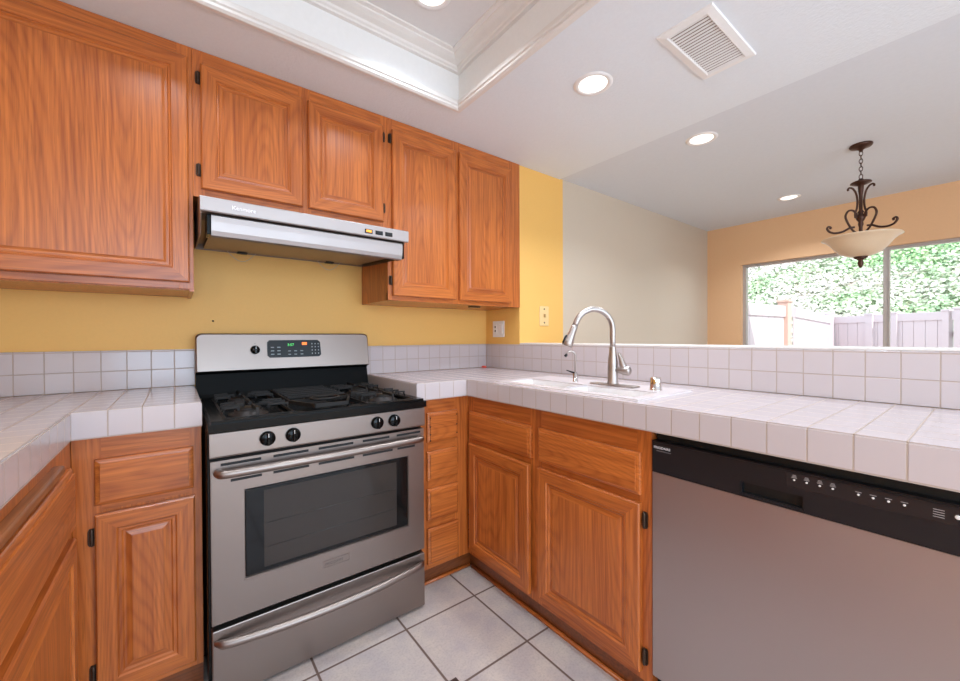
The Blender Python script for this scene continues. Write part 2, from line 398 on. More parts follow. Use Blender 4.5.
# ------------------------------------------------------------------ outdoors
bm = nb(); box(bm, XF+.14, 30, -14, 8, -.2, -.1); struct('patio_ground', bm, CONC)
def fence(name, A, B, z1, mat, posts, label, panel_mat=None, gate=None):
    A, B = Vector((*A, 0)), Vector((*B, 0)); D = (B-A); Ln = D.length; D.normalize(); Nn = Vector((-D.y, D.x, 0))
    root = thing(name, label, 'fence', (A.x, A.y, -.1))
    def bx(s0, s1, n0, n1, z0, z1_, bm):
        b2 = nb(); box(b2, s0, s1, n0, n1, z0, z1_, .004)
        for v in b2.verts: v.co = A + D*v.co.x + Nn*v.co.y + Vector((0, 0, v.co.z))
        me = bpy.data.meshes.new('x'); b2.to_mesh(me); b2.free(); bm.from_mesh(me); bpy.data.meshes.remove(me)
    bm = nb(); n = int(Ln/.15)
    for i in range(n): bx(i*Ln/n+.003, (i+1)*Ln/n-.003, -.012, .012, -.08, z1-.1, bm)
    obj('board_panel', bm, panel_mat or mat, root)
    bm = nb(); bx(0, Ln, -.03, .03, z1-.13, z1, bm); obj('top_rail', bm, mat, root)
    for s, zt, w, pm in posts:
        bm = nb(); bx(s-w, s+w, -w, w, -.1, zt, bm); bx(s-w-.012, s+w+.012, -w-.012, w+.012, zt, zt+.03, bm); obj('post', bm, pm, root)
    return root, A, D, Nn, bx
f1 = fence('vinyl_fence', (4.86, -.43), (6.22, -.553), 1.50, VINYL, [(1.37, 1.55, .055, VINYLP)], 'pale vinyl fence nearest the window, ending at a tan post')
f2 = fence('vinyl_fence', (6.40, -.60), (10.4, -.15), 1.50, VINYL, [(3.98, 1.56, .07, VINYL)], 'white vinyl fence running away behind the tan post to the corner')
f3 = fence('vinyl_fence', (10.50, -.15), (9.95, -1.02), 1.50, VINYL, [(.75, 1.50, .06, VINYL)], 'short lilac-white fence section left of the yard gate')
f4 = fence('yard_gate', (9.94, -1.06), (9.52, -1.72), 1.50, VINYL, [(.05, 1.5, .05, VINYL), (.74, 1.5, .04, VINYL)], 'pale vinyl yard gate with dark hinge and latch below the ivy hill')
f4[0]['category'] = 'gate'
for s, z, w in ((.0, 1.40, .05), (.79, 1.16, .06)):
    bm = nb(); f4[4](s-w, s+w, .045, .075, z-.035, z+.03, bm); f4[4](s-.012, s+.012, .045, .085, z-.05, z+.05, bm); obj('latch' if s > .5 else 'hinge', bm, BLACK, f4[0])
f5 = fence('vinyl_fence', (9.505, -1.745), (8.3, -3.6), 1.50, VINYL, [(.10, 1.52, .06, VINYL)], 'lilac-white fence right of the gate latch')
# hill and its ivy
def hz(x, y):
    s = max(0, x-10.9); return .35 + s*.78 + .22*noise.noise(Vector((x*.5, y*.5, 0))) + .10*noise.noise(Vector((x*1.9, y*1.9, 3)))
bm = nb(); g = {}
for i in range(70):
    for j in range(90):
        x = 10.9 + i*.2; y = -9 + j*.19; g[i, j] = bm.verts.new((x, y, hz(x, y)))
for i in range(69):
    for j in range(89): bm.faces.new((g[i, j], g[i+1, j], g[i+1, j+1], g[i, j+1])).smooth = True
def hillmat():
    m, N, L, b = newmat('hill_soil'); g_ = N.new('ShaderNodeNewGeometry'); n = N.new('ShaderNodeTexNoise'); n.inputs['Scale'].default_value = 3.5; n.inputs['Detail'].default_value = 5
    L.new(g_.outputs['Position'], n.inputs['Vector']); r = N.new('ShaderNodeMapRange'); r.inputs[1].default_value = .4; r.inputs[2].default_value = .6; L.new(n.outputs['Fac'], r.inputs[0])
    L.new(mixc(N, L, r.outputs[0], lin('#CFC4BC'), lin('#9DB890')), b.inputs['Base Color']); b.inputs['Roughness'].default_value = .9; return m
def leafmat():
    m, N, L, b = newmat('ivy_leaf'); g_ = N.new('ShaderNodeNewGeometry')
    n = N.new('ShaderNodeTexNoise'); n.inputs['Scale'].default_value = .55; n.inputs['Detail'].default_value = 2; L.new(g_.outputs['Position'], n.inputs['Vector'])
    r = N.new('ShaderNodeMapRange'); r.inputs[1].default_value = .44; r.inputs[2].default_value = .62; L.new(n.outputs['Fac'], r.inputs[0])
    c = mixc(N, L, g_.outputs['Random Per Island'], lin('#C4C8B8'), lin('#F0ECEA')); d = mixc(N, L, g_.outputs['Random Per Island'], lin('#7FB07E'), lin('#C0DCA8'))
    sp = N.new('ShaderNodeSeparateXYZ'); L.new(g_.outputs['Position'], sp.inputs[0])
    gy = N.new('ShaderNodeMapRange'); gy.inputs[1].default_value = 2.5; gy.inputs[2].default_value = -3; gy.inputs[3].default_value = -.35; gy.inputs[4].default_value = .55; L.new(sp.outputs[1], gy.inputs[0])
    gf = N.new('ShaderNodeClamp'); L.new(mathn(N, L, 'ADD', r.outputs[0], gy.outputs[0]), gf.inputs[0])
    L.new(mixc(N, L, gf.outputs[0], c, d), b.inputs['Base Color']); b.inputs['Roughness'].default_value = .45; return m
struct('hillside', bm, hillmat())
bm = nb()
for k in range(62000):
    x = 10.95 + (random.random()**1.3)*11; y = random.uniform(-3.6-(x-10)*.28, 1.0+(x-10)*.5)
    z = hz(x, y) + random.uniform(.02, .16); s = random.uniform(.022, .052)
    a = Vector((random.gauss(0, 1), random.gauss(0, 1), random.gauss(0, 1))).normalized(); nn = (Vector((-.6, 0, .75)) + a*.75).normalized()
    u = nn.cross(Vector((random.random()-.5, random.random()-.5, .3))).normalized(); v = nn.cross(u); c = Vector((x, y, z))
    bm.faces.new([bm.verts.new(c + u*s*p + v*s*q + nn*s*r_) for p, q, r_ in ((-1, 0, 0), (-.35, .75, .1), (.7, .5, -.1), (1, -.1, -.2), (.3, -.8, .05), (-.6, -.6, .1))])
o = obj('hill_ivy', bm, leafmat()); o['kind'] = 'stuff'; o['label'] = 'pale green ivy and groundcover over the slope outside the window'; o['category'] = 'ivy'

# ------------------------------------------------------------------ cabinets
RAISED = [(.0, .014), (.004, .019), (.046, .019), (.050, .0145), (.057, .0145), (.061, .011), (.066, .011), (.080, .0155)]
UPPER = [(.0, .014), (.004, .019), (.048, .019), (.051, .0155), (.055, .0165), (.058, .012), (.066, .012), (.074, .0155)]
SLAB = [(.0, .009), (.0025, .0115), (.008, .0135), (.0125, .0145), (.013, .019)]
def hinge_bm(p, N, U, ln=.045):
    """exposed cabinet hinge: plate, knuckle barrel and tips"""
    bm = nb(); p, N, U = Vector(p), Vector(N), Vector(U); Z = Vector((0, 0, 1))
    tube(bm, [p + N*.008 + Z*z for z in (-ln/2, -ln/2+.004, -ln*.25, ln*.25, ln/2-.004, ln/2)], [.0015, .0045, .005, .005, .0045, .0015], 10)
    b2 = nb(); c = [(-.009, -ln*.36), (-.006, -ln*.5), (.006, -ln*.5), (.009, -ln*.36), (.009, ln*.36), (.006, ln*.5), (-.006, ln*.5), (-.009, ln*.36)]
    A = [bm.verts.new(p + U*a + Z*b) for a, b in c]; B = [bm.verts.new(p + U*a + Z*b + N*.0035) for a, b in c]
    fs = [bm.faces.new(A), bm.faces.new(B[::-1])] + [bm.faces.new((A[i], B[i], B[(i+1) % 8], A[(i+1) % 8])) for i in range(8)]
    bmesh.ops.recalc_face_normals(bm, faces=fs); b2.free(); return bm
def frame_x(bm, x0, x1, yf, z0, z1, stiles, rails, depth, t=.019):
    """cabinet box with a face frame on its -Y face; stiles = x spans, rails = (x0,x1,z0,z1)"""
    box(bm, x0, x1, yf+t, yf+depth, z0, z1, mi=0)
    for a, b in stiles: box(bm, a, b, yf, yf+t-.0002, z0, z1, .0008, mi=0, seg=1)
    for a, b, c, d in rails: box(bm, a, b, yf+.0003, yf+t-.0002, c, d, .0008, mi=1, seg=1)
    box(bm, x0+.001, x1-.001, yf+.003, yf+t, z0+.001, z1-.001, mi=0)
YU = -.3405
# upper cabinet at the far left
t = thing('upper_cabinet', 'large oak wall cabinet with one wide door at the far left, left of the hood', 'cabinet', (-.1, YU, 1.318), 'oak wall cabinets')
bm = nb(); frame_x(bm, XL+.002, .3585, YU, 1.322, ZT-.001, [(XL+.003, -.18), (.315, .3585)], [(-.18, .315, 2.145, ZT-.001), (-.18, .315, 1.322, 1.37)], .338)
box(bm, .345, .3585, YU+.002, -.002, 1.314, 1.323, mi=0); box(bm, -.18, .345, YU+.02, -.005, 1.3195, 1.3225, mi=0)
obj('carcass', bm, [OAKZ, OAKX], t)
bm = nb(); panel_door(bm, (-.225, YU-.0005, 1.345), (1, 0, 0), (0, -1, 0), .571, .812, UPPER); obj('door', bm, [OAKZ, OAKX], t)
# short cabinet over the hood
t = thing('upper_cabinet', 'short oak wall cabinet with two small doors directly above the range hood', 'cabinet', (.74, YU, 1.665), 'oak wall cabinets')
bm = nb(); frame_x(bm, .3590, 1.1195, YU, 1.664, ZT-.001, [(.3590, .395), (.720, .770), (1.085, 1.1195)], [(.36, 1.11, 2.135, ZT-.001), (.36, 1.11, 1.664, 1.71)], .338); obj('carcass', bm, [OAKZ, OAKX], t)
for x0, x1, hx in ((.3835, .734, .3765), (.757, 1.094, 1.0995)):
    bm = nb(); panel_door(bm, (x0, YU-.0005, 1.6935), (1, 0, 0), (0, -1, 0), x1-x0, .457, UPPER); d = obj('door', bm, [OAKZ, OAKX], t)
    for z in (1.762, 2.10): obj('hinge', hinge_bm((hx, YU-.001, z), (0, -1, 0), (1, 0, 0)), HINGE, d)
# cabinet right of the hood
t = thing('upper_cabinet', 'tall oak wall cabinet with two narrow doors right of the range hood', 'cabinet', (1.55, YU, 1.323), 'oak wall cabinets')
bm = nb(); frame_x(bm, 1.1200, 1.9935, YU, 1.323, ZT-.001, [(1.120, 1.150), (1.490, 1.545), (1.898, 1.9935)], [(1.12, 1.99, 2.135, ZT-.001), (1.12, 1.99, 1.323, 1.36)], .338); obj('carcass', bm, [OAKZ, OAKX], t)
for x0, x1, hx in ((1.1405, 1.507, 1.1335), (1.533, 1.912, 1.9185)):
    bm = nb(); panel_door(bm, (x0, YU-.0005, 1.345), (1, 0, 0), (0, -1, 0), x1-x0, .803, UPPER); d = obj('door', bm, [OAKZ, OAKX], t)
    if hx < 1.5:
        for z in (1.42, 2.105): obj('hinge', hinge_bm((hx, YU-.001, z), (0, -1, 0), (1, 0, 0)), HINGE, d)
bm = nb(); box(bm, 1.67, 1.74, -.27, -.24, 1.316, 1.323, .002); obj('bottom_clip', bm, HINGE, t)

YB, ZB = -.555, .8600
# base cabinet left of the range
t = thing('base_cabinet', 'narrow oak base cabinet with drawer and door, left of the range', 'cabinet', (.2, YB, 0), 'oak base cabinets')
bm = nb(); frame_x(bm, .068, .3675, YB, .08, ZB, [(.068, .130), (.335, .3675)], [(.07, .36, .79, ZB), (.07, .36, .645, .675), (.07, .36, .08, .115)], .553)
box(bm, .068, .3675, YB+.018, YB+.03, .001, .08, mi=2); obj('carcass', bm, [OAKZ, OAKX, TOEK], t)
bm = nb(); panel_door(bm, (.1155, YB-.0005, .662), (1, 0, 0), (0, -1, 0), .230, .134, SLAB, 1, 1); obj('drawer', bm, [OAKZ, OAKX], t)
bm = nb(); panel_door(bm, (.1155, YB-.0005, .104), (1, 0, 0), (0, -1, 0), .2325, .533, RAISED); d = obj('door', bm, [OAKZ, OAKX], t)
for z in (.572, .178): obj('hinge', hinge_bm((.1085, YB-.001, z), (0, -1, 0), (1, 0, 0), .05), HINGE, d)
# left run
XB = .0675
t = thing('base_cabinet', 'oak base cabinet along the left edge, with a pull-out board under the white tile edge', 'cabinet', (XB, -1.2, 0), 'oak base cabinets')
bm = nb(); box(bm, XL+.002, XB-.019, -2.35, YB-.001, .08, ZB, mi=0); box(bm, XB-.019, XB, -2.35, YB-.001, .08, ZB, .0008, mi=0); box(bm, XL+.01, XB-.03, -2.35, YB-.001, .001, .08, mi=0); obj('carcass', bm, [OAKZ, OAKY], t)
bm = nb(); box(bm, XB-.05, XB+.020, -1.22, -.745, .812, .834, .007, seg=3); obj('pullout_board', bm, OAKW, t)['label'] = 'worn darker oak pull-out board edge'
for y0, y1 in ((-1.22, -.62), (-1.86, -1.25)):
    bm = nb(); panel_door(bm, (XB+.0005, y0, .628), (0, 1, 0), (1, 0, 0), y1-y0, .166, SLAB, 1, 1); obj('drawer', bm, [OAKZ, OAKY], t)
    bm = nb(); panel_door(bm, (XB+.0005, y0, .104), (0, 1, 0), (1, 0, 0), y1-y0, .500, RAISED); obj('door', bm, [OAKZ, OAKY], t)
# drawer stack right of the range
t = thing('base_cabinet', 'narrow oak stack of four drawers between the range and the corner', 'cabinet', (1.3, YB, 0), 'oak base cabinets')
bm = nb(); frame_x(bm, 1.148, 1.4395, YB, .08, ZB, [(1.148, 1.215), (1.36, 1.4395)], [(1.15, 1.43, .79, ZB), (1.15, 1.43, .62, .67), (1.15, 1.43, .44, .50), (1.15, 1.43, .26, .31), (1.15, 1.43, .08, .115)], .553)
box(bm, 1.148, 1.4665, YB+.026, YB+.04, .001, .08, mi=2); box(bm, 1.4667, 1.4805, YB+.0002, YB+.04, .001, .08, mi=2)
tube(bm, [(1.148, YB+.019, .007), (1.458, YB+.019, .007)], .008, 8, mi=1)
obj('carcass', bm, [OAKZ, OAKX, TOEK], t)
for i, (z0, z1) in enumerate(((.662, .797), (.487, .620), (.305, .449), (.106, .268))):
    bm = nb(); panel_door(bm, (1.204, YB-.0005, z0), (1, 0, 0), (0, -1, 0), .168, z1-z0, SLAB, 1, 1); d = obj('drawer', bm, [OAKZ, OAKX], t)
    if i == 0:
        for hx, hz_ in ((1.216, .775), (1.216, .735), (1.216, .70), (1.216, .672), (1.360, .777), (1.360, .73), (1.360, .69)):
            bm = nb(); lathe(bm, [(.0035, 0), (.0035, -.0012), (0, -.0012)], hx, YB-.0193, hz_, 10, axis=1); obj('screw_hole', bm, BLACKM, d)
# sink base
XP = 1.4405
t = thing('base_cabinet', 'oak sink base cabinet with two doors beside the dishwasher', 'cabinet', (XP, -1.03, 0), 'oak base cabinets')
def frame_pen(bm, y0, y1, stiles, rails):
    box(bm, XP+.019, XP+.03, y0, y1, .08, ZB, mi=0)
    box(bm, XP+.03, XW-.005, y0, y0+.016, .08, ZB, mi=0); box(bm, XP+.03, XW-.005, y1-.016, y1, .08, ZB, mi=0); box(bm, XP+.03, XW-.005, y0+.016, y1-.016, .08, .095, mi=0)
    for a, b in stiles: box(bm, XP, XP+.0188, a, b, .08, ZB, .0008, mi=0, seg=1)
    for a, b in rails: box(bm, XP+.0003, XP+.0188, y0+.001, y1-.001, a, b, .0008, mi=1, seg=1)
    box(bm, XP+.0262, XP+.04, y0, y1, .001, .0798, mi=2)
    tube(bm, [(XP+.019, y0, .007), (XP+.019, y1, .007)], .008, 8, mi=1)
bm = nb(); frame_pen(bm, -1.5035, YB-.0, [(-1.5035, -1.455), (-1.05, -.985), (-.60, YB-.0)], [(.78, ZB), (.62, .67), (.08, .12)]); obj('carcass', bm, [OAKZ, OAKY, TOEK], t)
for y0, y1 in ((-.999, -.580), (-1.4715, -1.0395)):
    bm = nb(); panel_door(bm, (XP-.0005, y0, .6535), (0, 1, 0), (-1, 0, 0), y1-y0, .131, SLAB, 1, 1); obj('drawer_front', bm, [OAKZ, OAKY], t)
    bm = nb(); panel_door(bm, (XP-.0005, y0, .110), (0, 1, 0), (-1, 0, 0), y1-y0, .520, RAISED)
    if y0 > -1.2:
        bmesh.ops.rotate(bm, verts=bm.verts, cent=(XP, y1, 0), matrix=Matrix.Rotation(math.radians(-1.3), 3, 'Z'))
    d = obj('door', bm, [OAKZ, OAKY], t)
    if y0 < -1.2:
        for z in (.580, .160): obj('hinge', hinge_bm((XP-.001, -1.4825, z), (-1, 0, 0), (0, 1, 0), .05), HINGE, d)

# ------------------------------------------------------------------ worktops and sink
bm = nb(); cells(bm, [XL, .0726, .3685], [-2.36, -.585, -.011], lambda i, j: not (i == 1 and j == 0), ZE, ZC)
bmesh.ops.bevel(bm, geom=[e for e in bm.edges if all(abs(v.co.z-ZC) < 1e-4 for v in e.verts) and e.is_boundary is False and len(e.link_faces) == 2 and e.calc_face_angle(0) > .5], offset=.004, segments=2, affect='EDGES')
single('tiled_countertop', bm, T_LEFT, 'white tiled L-shaped worktop in the left corner beside the range', 'countertop', loc=(0, 0, 0))
SX0, SX1, SY0, SY1 = 1.478, 1.645, -1.425, -.795
bm = nb(); cells(bm, [1.1414, 1.4105, SX0, SX1, XW-.0095], [PY, SY0, SY1, -.585, -.011], lambda i, j: not (i == 0 and j < 3) and not (i == 2 and j == 1), ZE, ZC)
bmesh.ops.bevel(bm, geom=[e for e in bm.edges if all(abs(v.co.z-ZC) < 1e-4 for v in e.verts) and len(e.link_faces) == 2 and e.calc_face_angle(0) > .5], offset=.004, segments=2, affect='EDGES')
single('tiled_countertop', bm, T_PEN, 'long white tiled worktop wrapping the right corner and carrying the sink', 'countertop', loc=(0, 0, 0))
t = thing('kitchen_sink', 'white double-bowl drop-in sink set in the tiled worktop', 'sink', (1.62, -1.11, ZC))
bm = nb()
yd = -1.11
cells(bm, [1.436, SX0+.012, SX1-.012, 1.800], [-1.462, SY0+.012, yd-.012, yd+.012, SY1-.012, -.760], lambda i, j: not (i == 1 and j in (1, 3)), ZC+.0003, ZC+.007)
bmesh.ops.bevel(bm, geom=[e for e in bm.edges if all(abs(v.co.z-(ZC+.007)) < 1e-4 for v in e.verts) and len(e.link_faces) == 2 and e.calc_face_angle(0) > .5], offset=.005, segments=3, affect='EDGES')
obj('rim', bm, PORC, t)
for y0, y1 in ((SY0+.012, yd-.012), (yd+.012, SY1-.012)):
    bm = nb(); x0, x1 = SX0+.012, SX1-.012
    sweep_rect(bm, x0, x1, y0, y1, [(0, ZC+.002), (.002, ZC-.10), (.012, ZC-.155), (.03, ZC-.17)], cap=True)
    sweep_rect(bm, x0, x1, y0, y1, [(-.006, ZC+.002), (-.004, ZC-.10), (.006, ZC-.162), (.026, ZC-.178)], cap=True)
    sweep_rect(bm, x0, x1, y0, y1, [(0, ZC+.002), (-.006, ZC+.002)])
    b = obj('bowl', bm, BOWLW, t)
    bm = nb(); lathe(bm, [(0, .003), (.03, .003), (.036, .001), (.036, 0)], (x0+x1)/2, (y0+y1)/2, ZC-.169, 24); obj('drain', bm, CHROME, b)
ZR = ZC+.0072
# pull-down faucet
FX, FY = 1.692, -1.199
t = thing('kitchen_faucet', 'tall brushed nickel gooseneck faucet behind the sink', 'faucet', (FX, FY, ZR))
bm = nb(); box(bm, FX-.026, FX+.026, -1.302, -1.104, ZR, ZR+.006, .0028, seg=2)
bmesh.ops.bevel(bm, geom=[e for e in bm.edges if abs(e.verts[0].co.z-e.verts[1].co.z) > .002], offset=.01, segments=4, affect='EDGES') if False else None
obj('base_plate', bm, NICKEL, t)
bm = nb(); lathe(bm, [(0, 0), (.0225, 0), (.0225, .004), (.0205, .01), (.0195, .08), (.0185, .10), (.0135, .128), (.0115, .15)], FX, FY, ZR+.006, 28); obj('body', bm, NICKEL, t)
dr = Vector((-.165, .085, 0)); dl = dr.normalized()
R_ = .080
pts = [Vector((FX, FY, ZR+.14)), Vector((FX, FY, ZR+.18)), Vector((FX, FY, 1.162))]
cc = Vector((FX, FY, 1.170)) + dl*R_
for k in range(0, 17): a = PI - PI*1.0*k/16*.90; pts.append(cc + dl*R_*math.cos(a) + Vector((0, 0, R_*math.sin(a))))
tdir = (pts[-1]-pts[-2]).normalized()
pts.append(pts[-1]+tdir*.012)
bm = nb(); tube(bm, pts, .0112, 16); obj('spout', bm, NICKEL, t)
e = pts[-1]; sp = [e, e+tdir*.004, e+tdir*.03, e+tdir*.066, e+tdir*.084, e+tdir*.086]
bm = nb(); tube(bm, sp, [.0115, .0125, .0135, .0195, .0205, .0185], 22); h = obj('spray_head', bm, NICKEL, t)
bm = nb(); q = e+tdir*.058 + dl*.0185; tube(bm, [q - tdir*.02, q-tdir*.012, q+tdir*.012, q+tdir*.02], [.003, .006, .007, .003], 10); obj('spray_button', bm, BLACKM, h)
bm = nb(); lv = Vector((.15, -1, 0)).normalized()
b0 = Vector((FX, FY, ZR+.062)); tube(bm, [b0+lv*.012, b0+lv*.030, b0+lv*.044, b0+lv*.066, b0+lv*.072], [.012, .0125, .017, .018, .012], 18); hn = obj('handle_hub', bm, NICKEL, t)
bm = nb(); a0 = b0+lv*.046; tube(bm, [a0+Vector((0, 0, .006)), a0-lv*.004+Vector((0, 0, .022)), a0-lv*.012+Vector((0, 0, .045)), a0-lv*.020+Vector((0, 0, .066)), a0-lv*.022+Vector((0, 0, .070))], [.015, .013, .009, .006, .003], 14); obj('lever', bm, NICKEL, hn)
# filtered water tap
TXp, TYp = 1.686, -1.016
t = thing('water_filter_tap', 'small slim curved filtered-water tap left of the tall faucet', 'tap', (TXp, TYp, ZR))
bm = nb(); lathe(bm, [(0, 0), (.0125, 0), (.0125, .003), (.0095, .005), (.0095, .034), (.006, .038), (.0045, .044)], TXp, TYp, ZR, 20); obj('body', bm, CHROME, t)
td = Vector((-.035, .033, 0)); tl = td.normalized(); r2 = .019
pt = [Vector((TXp, TYp, ZR+.038)), Vector((TXp, TYp, 1.050))]; c2 = Vector((TXp, TYp, 1.058)) + tl*r2
for k in range(13): a = PI - PI*.86*k/12; pt.append(c2 + tl*r2*math.cos(a) + Vector((0, 0, r2*math.sin(a))))
bm = nb(); tube(bm, pt, .0042, 10); obj('spout', bm, NICKEL, t)
te = (pt[-1]-pt[-2]).normalized(); bm = nb(); tube(bm, [pt[-1], pt[-1]+te*.002, pt[-1]+te*.013, pt[-1]+te*.014], [.003, .0062, .0062, .003], 12); obj('tip', bm, BLACKM, t)['label'] = 'black spout tip'
bm = nb(); p0 = Vector((TXp, TYp, ZR+.038)); tube(bm, [p0+Vector((.004, -.004, -.001)), p0+tl*.012+Vector((0, 0, .003)), p0+tl*.038+Vector((0, 0, .012))], [.0045, .004, .0022], 10); obj('lever', bm, BLACKM, t)['label'] = 'black lever'
# air gap
bm = nb(); lathe(bm, [(0, 0), (.021, 0), (.021, .003), (.0195, .004), (.0195, .040), (.0175, .046), (.012, .048), (0, .049)], 1.688, -1.380, ZR, 28)
single('sink_air_gap', bm, CHROME, 'short chrome cylinder air gap cap right of the tall faucet', 'air gap', loc=(1.688, -1.380, ZR))
# red piece in the corner
bm = nb(); lathe(bm, [(0, 0), (.017, 0), (.019, .004), (.012, .011), (0, .013)], 1.945, -.040, ZC, 9)
single('red_cap', bm, RED, 'small red plastic cap in the back corner of the right worktop', 'cap', loc=(1.945, -.040, ZC))

# ------------------------------------------------------------------ range
RX0, RX1 = .3840, 1.1310
YF = -.6675
t = thing('gas_range', 'stainless steel gas range with black cooktop between the oak base cabinets', 'range', (.757, -.35, 0))
bm = nb(); box(bm, .3765, 1.1330, -.635, -.03, .03, .852, .003); 
for x in (RX0+.04, RX1-.04):
    for y in (-.60, -.08): lathe(bm, [(0, 0), (.018, 0), (.018, .008), (.01, .01), (.01, .031)], x, y, 0, 14)
obj('oven_body', bm, BLACK, t)
bm = nb(); x0, x1, y0, y1 = .3785, 1.1310, -.688, -.070
cells(bm, [x0, x0+.055, x1-.055, x1], [y0, y0+.055, y1-.03, y1], lambda i, j: not (i == 1 and j == 1), .853, .887)
box(bm, x0+.05, x1-.05, y0+.05, y1-.025, .856, .877)
bmesh.ops.bevel(bm, geom=[e for e in bm.edges if len(e.link_faces) == 2 and e.calc_face_angle(0) > .5 and max(v.co.z for v in e.verts) > .8865 and (abs(e.verts[0].co.z-e.verts[1].co.z) < 1e-4)], offset=.009, segments=4, affect='EDGES')
ct = obj('cooktop', bm, BLACK, t)
for f in ct.data.polygons: f.use_smooth = False
# burners, grates
for (bx_, by_, br) in ((.505, -.535, .040), (.505, -.250, .034), (1.005, -.535, .036), (1.005, -.250, .040), (.757, -.39, .032)):
    bm = nb(); lathe(bm, [(br+.022, 0), (br+.022, .002), (br+.004, .004), (br+.004, .014), (0, .014)], bx_, by_, .877, 28); b = obj('burner', bm, simple('burner_ring', '#3A3432', .5, .4), ct)
    bm = nb(); lathe(bm, [(br, 0), (br, .007), (br-.004, .010), (0, .010)], bx_, by_, .891, 28); obj('burner_cap', bm, IRON, b)
def bar(bm, a, b, w=.006, h=.012):
    w *= .72
    a, b = Vector(a), Vector(b); d = (b-a).normalized(); s = d.cross(Vector((0, 0, 1))).normalized()*w; u = Vector((0, 0, h))
    A = [bm.verts.new(p) for p in (a-s*.85, a+s*.85, a+s+u*-.7, a-s-u*.7)]; B = [bm.verts.new(p) for p in (b-s*.85, b+s*.85, b+s+u*-.7, b-s-u*.7)]
    fs = [bm.faces.new(A), bm.faces.new(B[::-1])] + [bm.faces.new((A[i], B[i], B[(i+1) % 4], A[(i+1) % 4])) for i in range(4)]
    bmesh.ops.recalc_face_normals(bm, faces=fs)
def grate(cx0, cx1, cy0, cy1, burners):
    bm = nb(); zt = .914; zl = .879
    w = cx1-cx0
    # frame low, fingers rising to the top plane
    for a, b in (((cx0, cy0), (cx1, cy0)), ((cx1, cy0), (cx1, cy1)), ((cx1, cy1), (cx0, cy1)), ((cx0, cy1), (cx0, cy0))): bar(bm, (*a, .889), (*b, .889), .0055, .011)
    bar(bm, (cx0, (cy0+cy1)/2, .889), (cx1, (cy0+cy1)/2, .889), .0055, .011)
    for (bx_, by_) in burners:
        for k in range(-1, 2):
            yy = by_ + k*.058
            for s in (-1, 1):
                xe = cx0 if s < 0 else cx1; xi = bx_ + s*(.026 if k == 0 else .045)
                bar(bm, (xe, yy, .895), (xe-s*.006, yy, zt-.004), .006, .012)
                bar(bm, (xe-s*.002, yy, zt-.002), (xi, yy, zt), .005, .009)
                bar(bm, (xi, yy, zt), (xi, yy+.0001, .905), .005, .010)
        for s in (-1, 1):
            ye = by_ + s*.125; bar(bm, (bx_, ye, zt), (bx_, by_+s*.03, zt), .006, .013); bar(bm, (bx_, ye, zt), (bx_, ye+s*.006, .893), .006, .012)
    return bm
obj('grate', grate(.425, .625, -.655, -.115, [(.515, -.525), (.515, -.245)]), IRON, t)
obj('grate', grate(.890, 1.085, -.655, -.115, [(.998, -.525), (.998, -.245)]), IRON, t)
bm = nb()
for a, b in (((.645, -.50), (.87, -.50)), ((.87, -.50), (.87, -.13)), ((.87, -.13), (.645, -.13)), ((.645, -.13), (.645, -.50)), ((.645, -.50), (.70, -.645)), ((.87, -.50), (.815, -.645)), ((.70, -.645), (.815, -.645))): bar(bm, (*a, .905), (*b, .905), .006, .02)
for k in range(6): bar(bm, (.648, -.455+k*.06, .912), (.867, -.455+k*.06, .912), .0045, .010)
ov = [(.757+.052*math.cos(a), -.565+.040*math.sin(a), .913) for a in [2*PI*k/28 for k in range(29)]]; tube(bm, ov, .005, 8, caps=False)
obj('grate', bm, IRON, t)
# control panel and knobs
bm = nb(); prism(bm, [(YF+.030, .770), (YF, .770), (YF-.002, .775), (YF-.002, .846), (YF+.006, .853), (YF+.030, .853)], 0, RX0-.001, RX1+.001); cp = obj('control_panel', bm, STEEL, t)
def knob(cx, cz, r, parent, yb, tick=True):
    bm = nb(); lathe(bm, [(r, 0), (r, -.006), (r*.93, -.016), (r*.84, -.018), (0, -.018)], cx, yb, cz, 28, axis=1); k = obj('knob', bm, BLACK, parent)
    bm = nb(); box(bm, cx-.0045, cx+.0045, yb-.028, yb-.016, cz-r*.85, cz+r*.85, .002); obj('grip', bm, BLACK, k)
    bm = nb(); box(bm, cx-.0008, cx+.0008, yb-.0285, yb-.0278, cz+r*.3, cz+r*.8); obj('pointer', bm, WHITEP, k)
for x in (.5415, .6195, .9215, .9925): knob(x, .811, .0240, cp, YF+.0005)
bm = nb(); lathe(bm, [(.0016, 0), (.0016, -.0006), (0, -.0006)], .667, YF+.003, .832, 8, axis=1); obj('dial_dot', bm, BLACKM, cp)
# oven door
bm = nb()
cells(bm, [RX0+.001, .4735, 1.0570, RX1-.001], [.250, .368, .656, .7595], lambda i, j: not (i == 1 and j == 1), YF, YF+.030, axes=(0, 2, 1))
box(bm, .47, 1.06, YF+.012, YF+.03, .36, .66)
bmesh.ops.bevel(bm, geom=[e for e in bm.edges if all(abs(v.co.y-YF) < 1e-4 for v in e.verts) and len(e.link_faces) == 2 and e.calc_face_angle(0) > .5], offset=.003, segments=2, affect='EDGES')
dd = obj('oven_door', bm, STEEL, t)
bm = nb(); box(bm, .4765, 1.0540, YF+.004, YF+.010, .371, .653, .002); gd = obj('oven_window', bm, GLASSB, dd)
bm = nb(); box(bm, .530, 1.005, YF+.0035, YF+.0039, .385, .640); obj('window_screen', bm, GLASSI, gd)
bm = nb()
for z in (.45, .53): tube(bm, [(.535, YF+.0034, z), (1.0, YF+.0034, z+.002)], .0008, 6)
obj('oven_rack', bm, simple('rack_wire', '#4A4846', .4, .5), gd)
bm = nb()
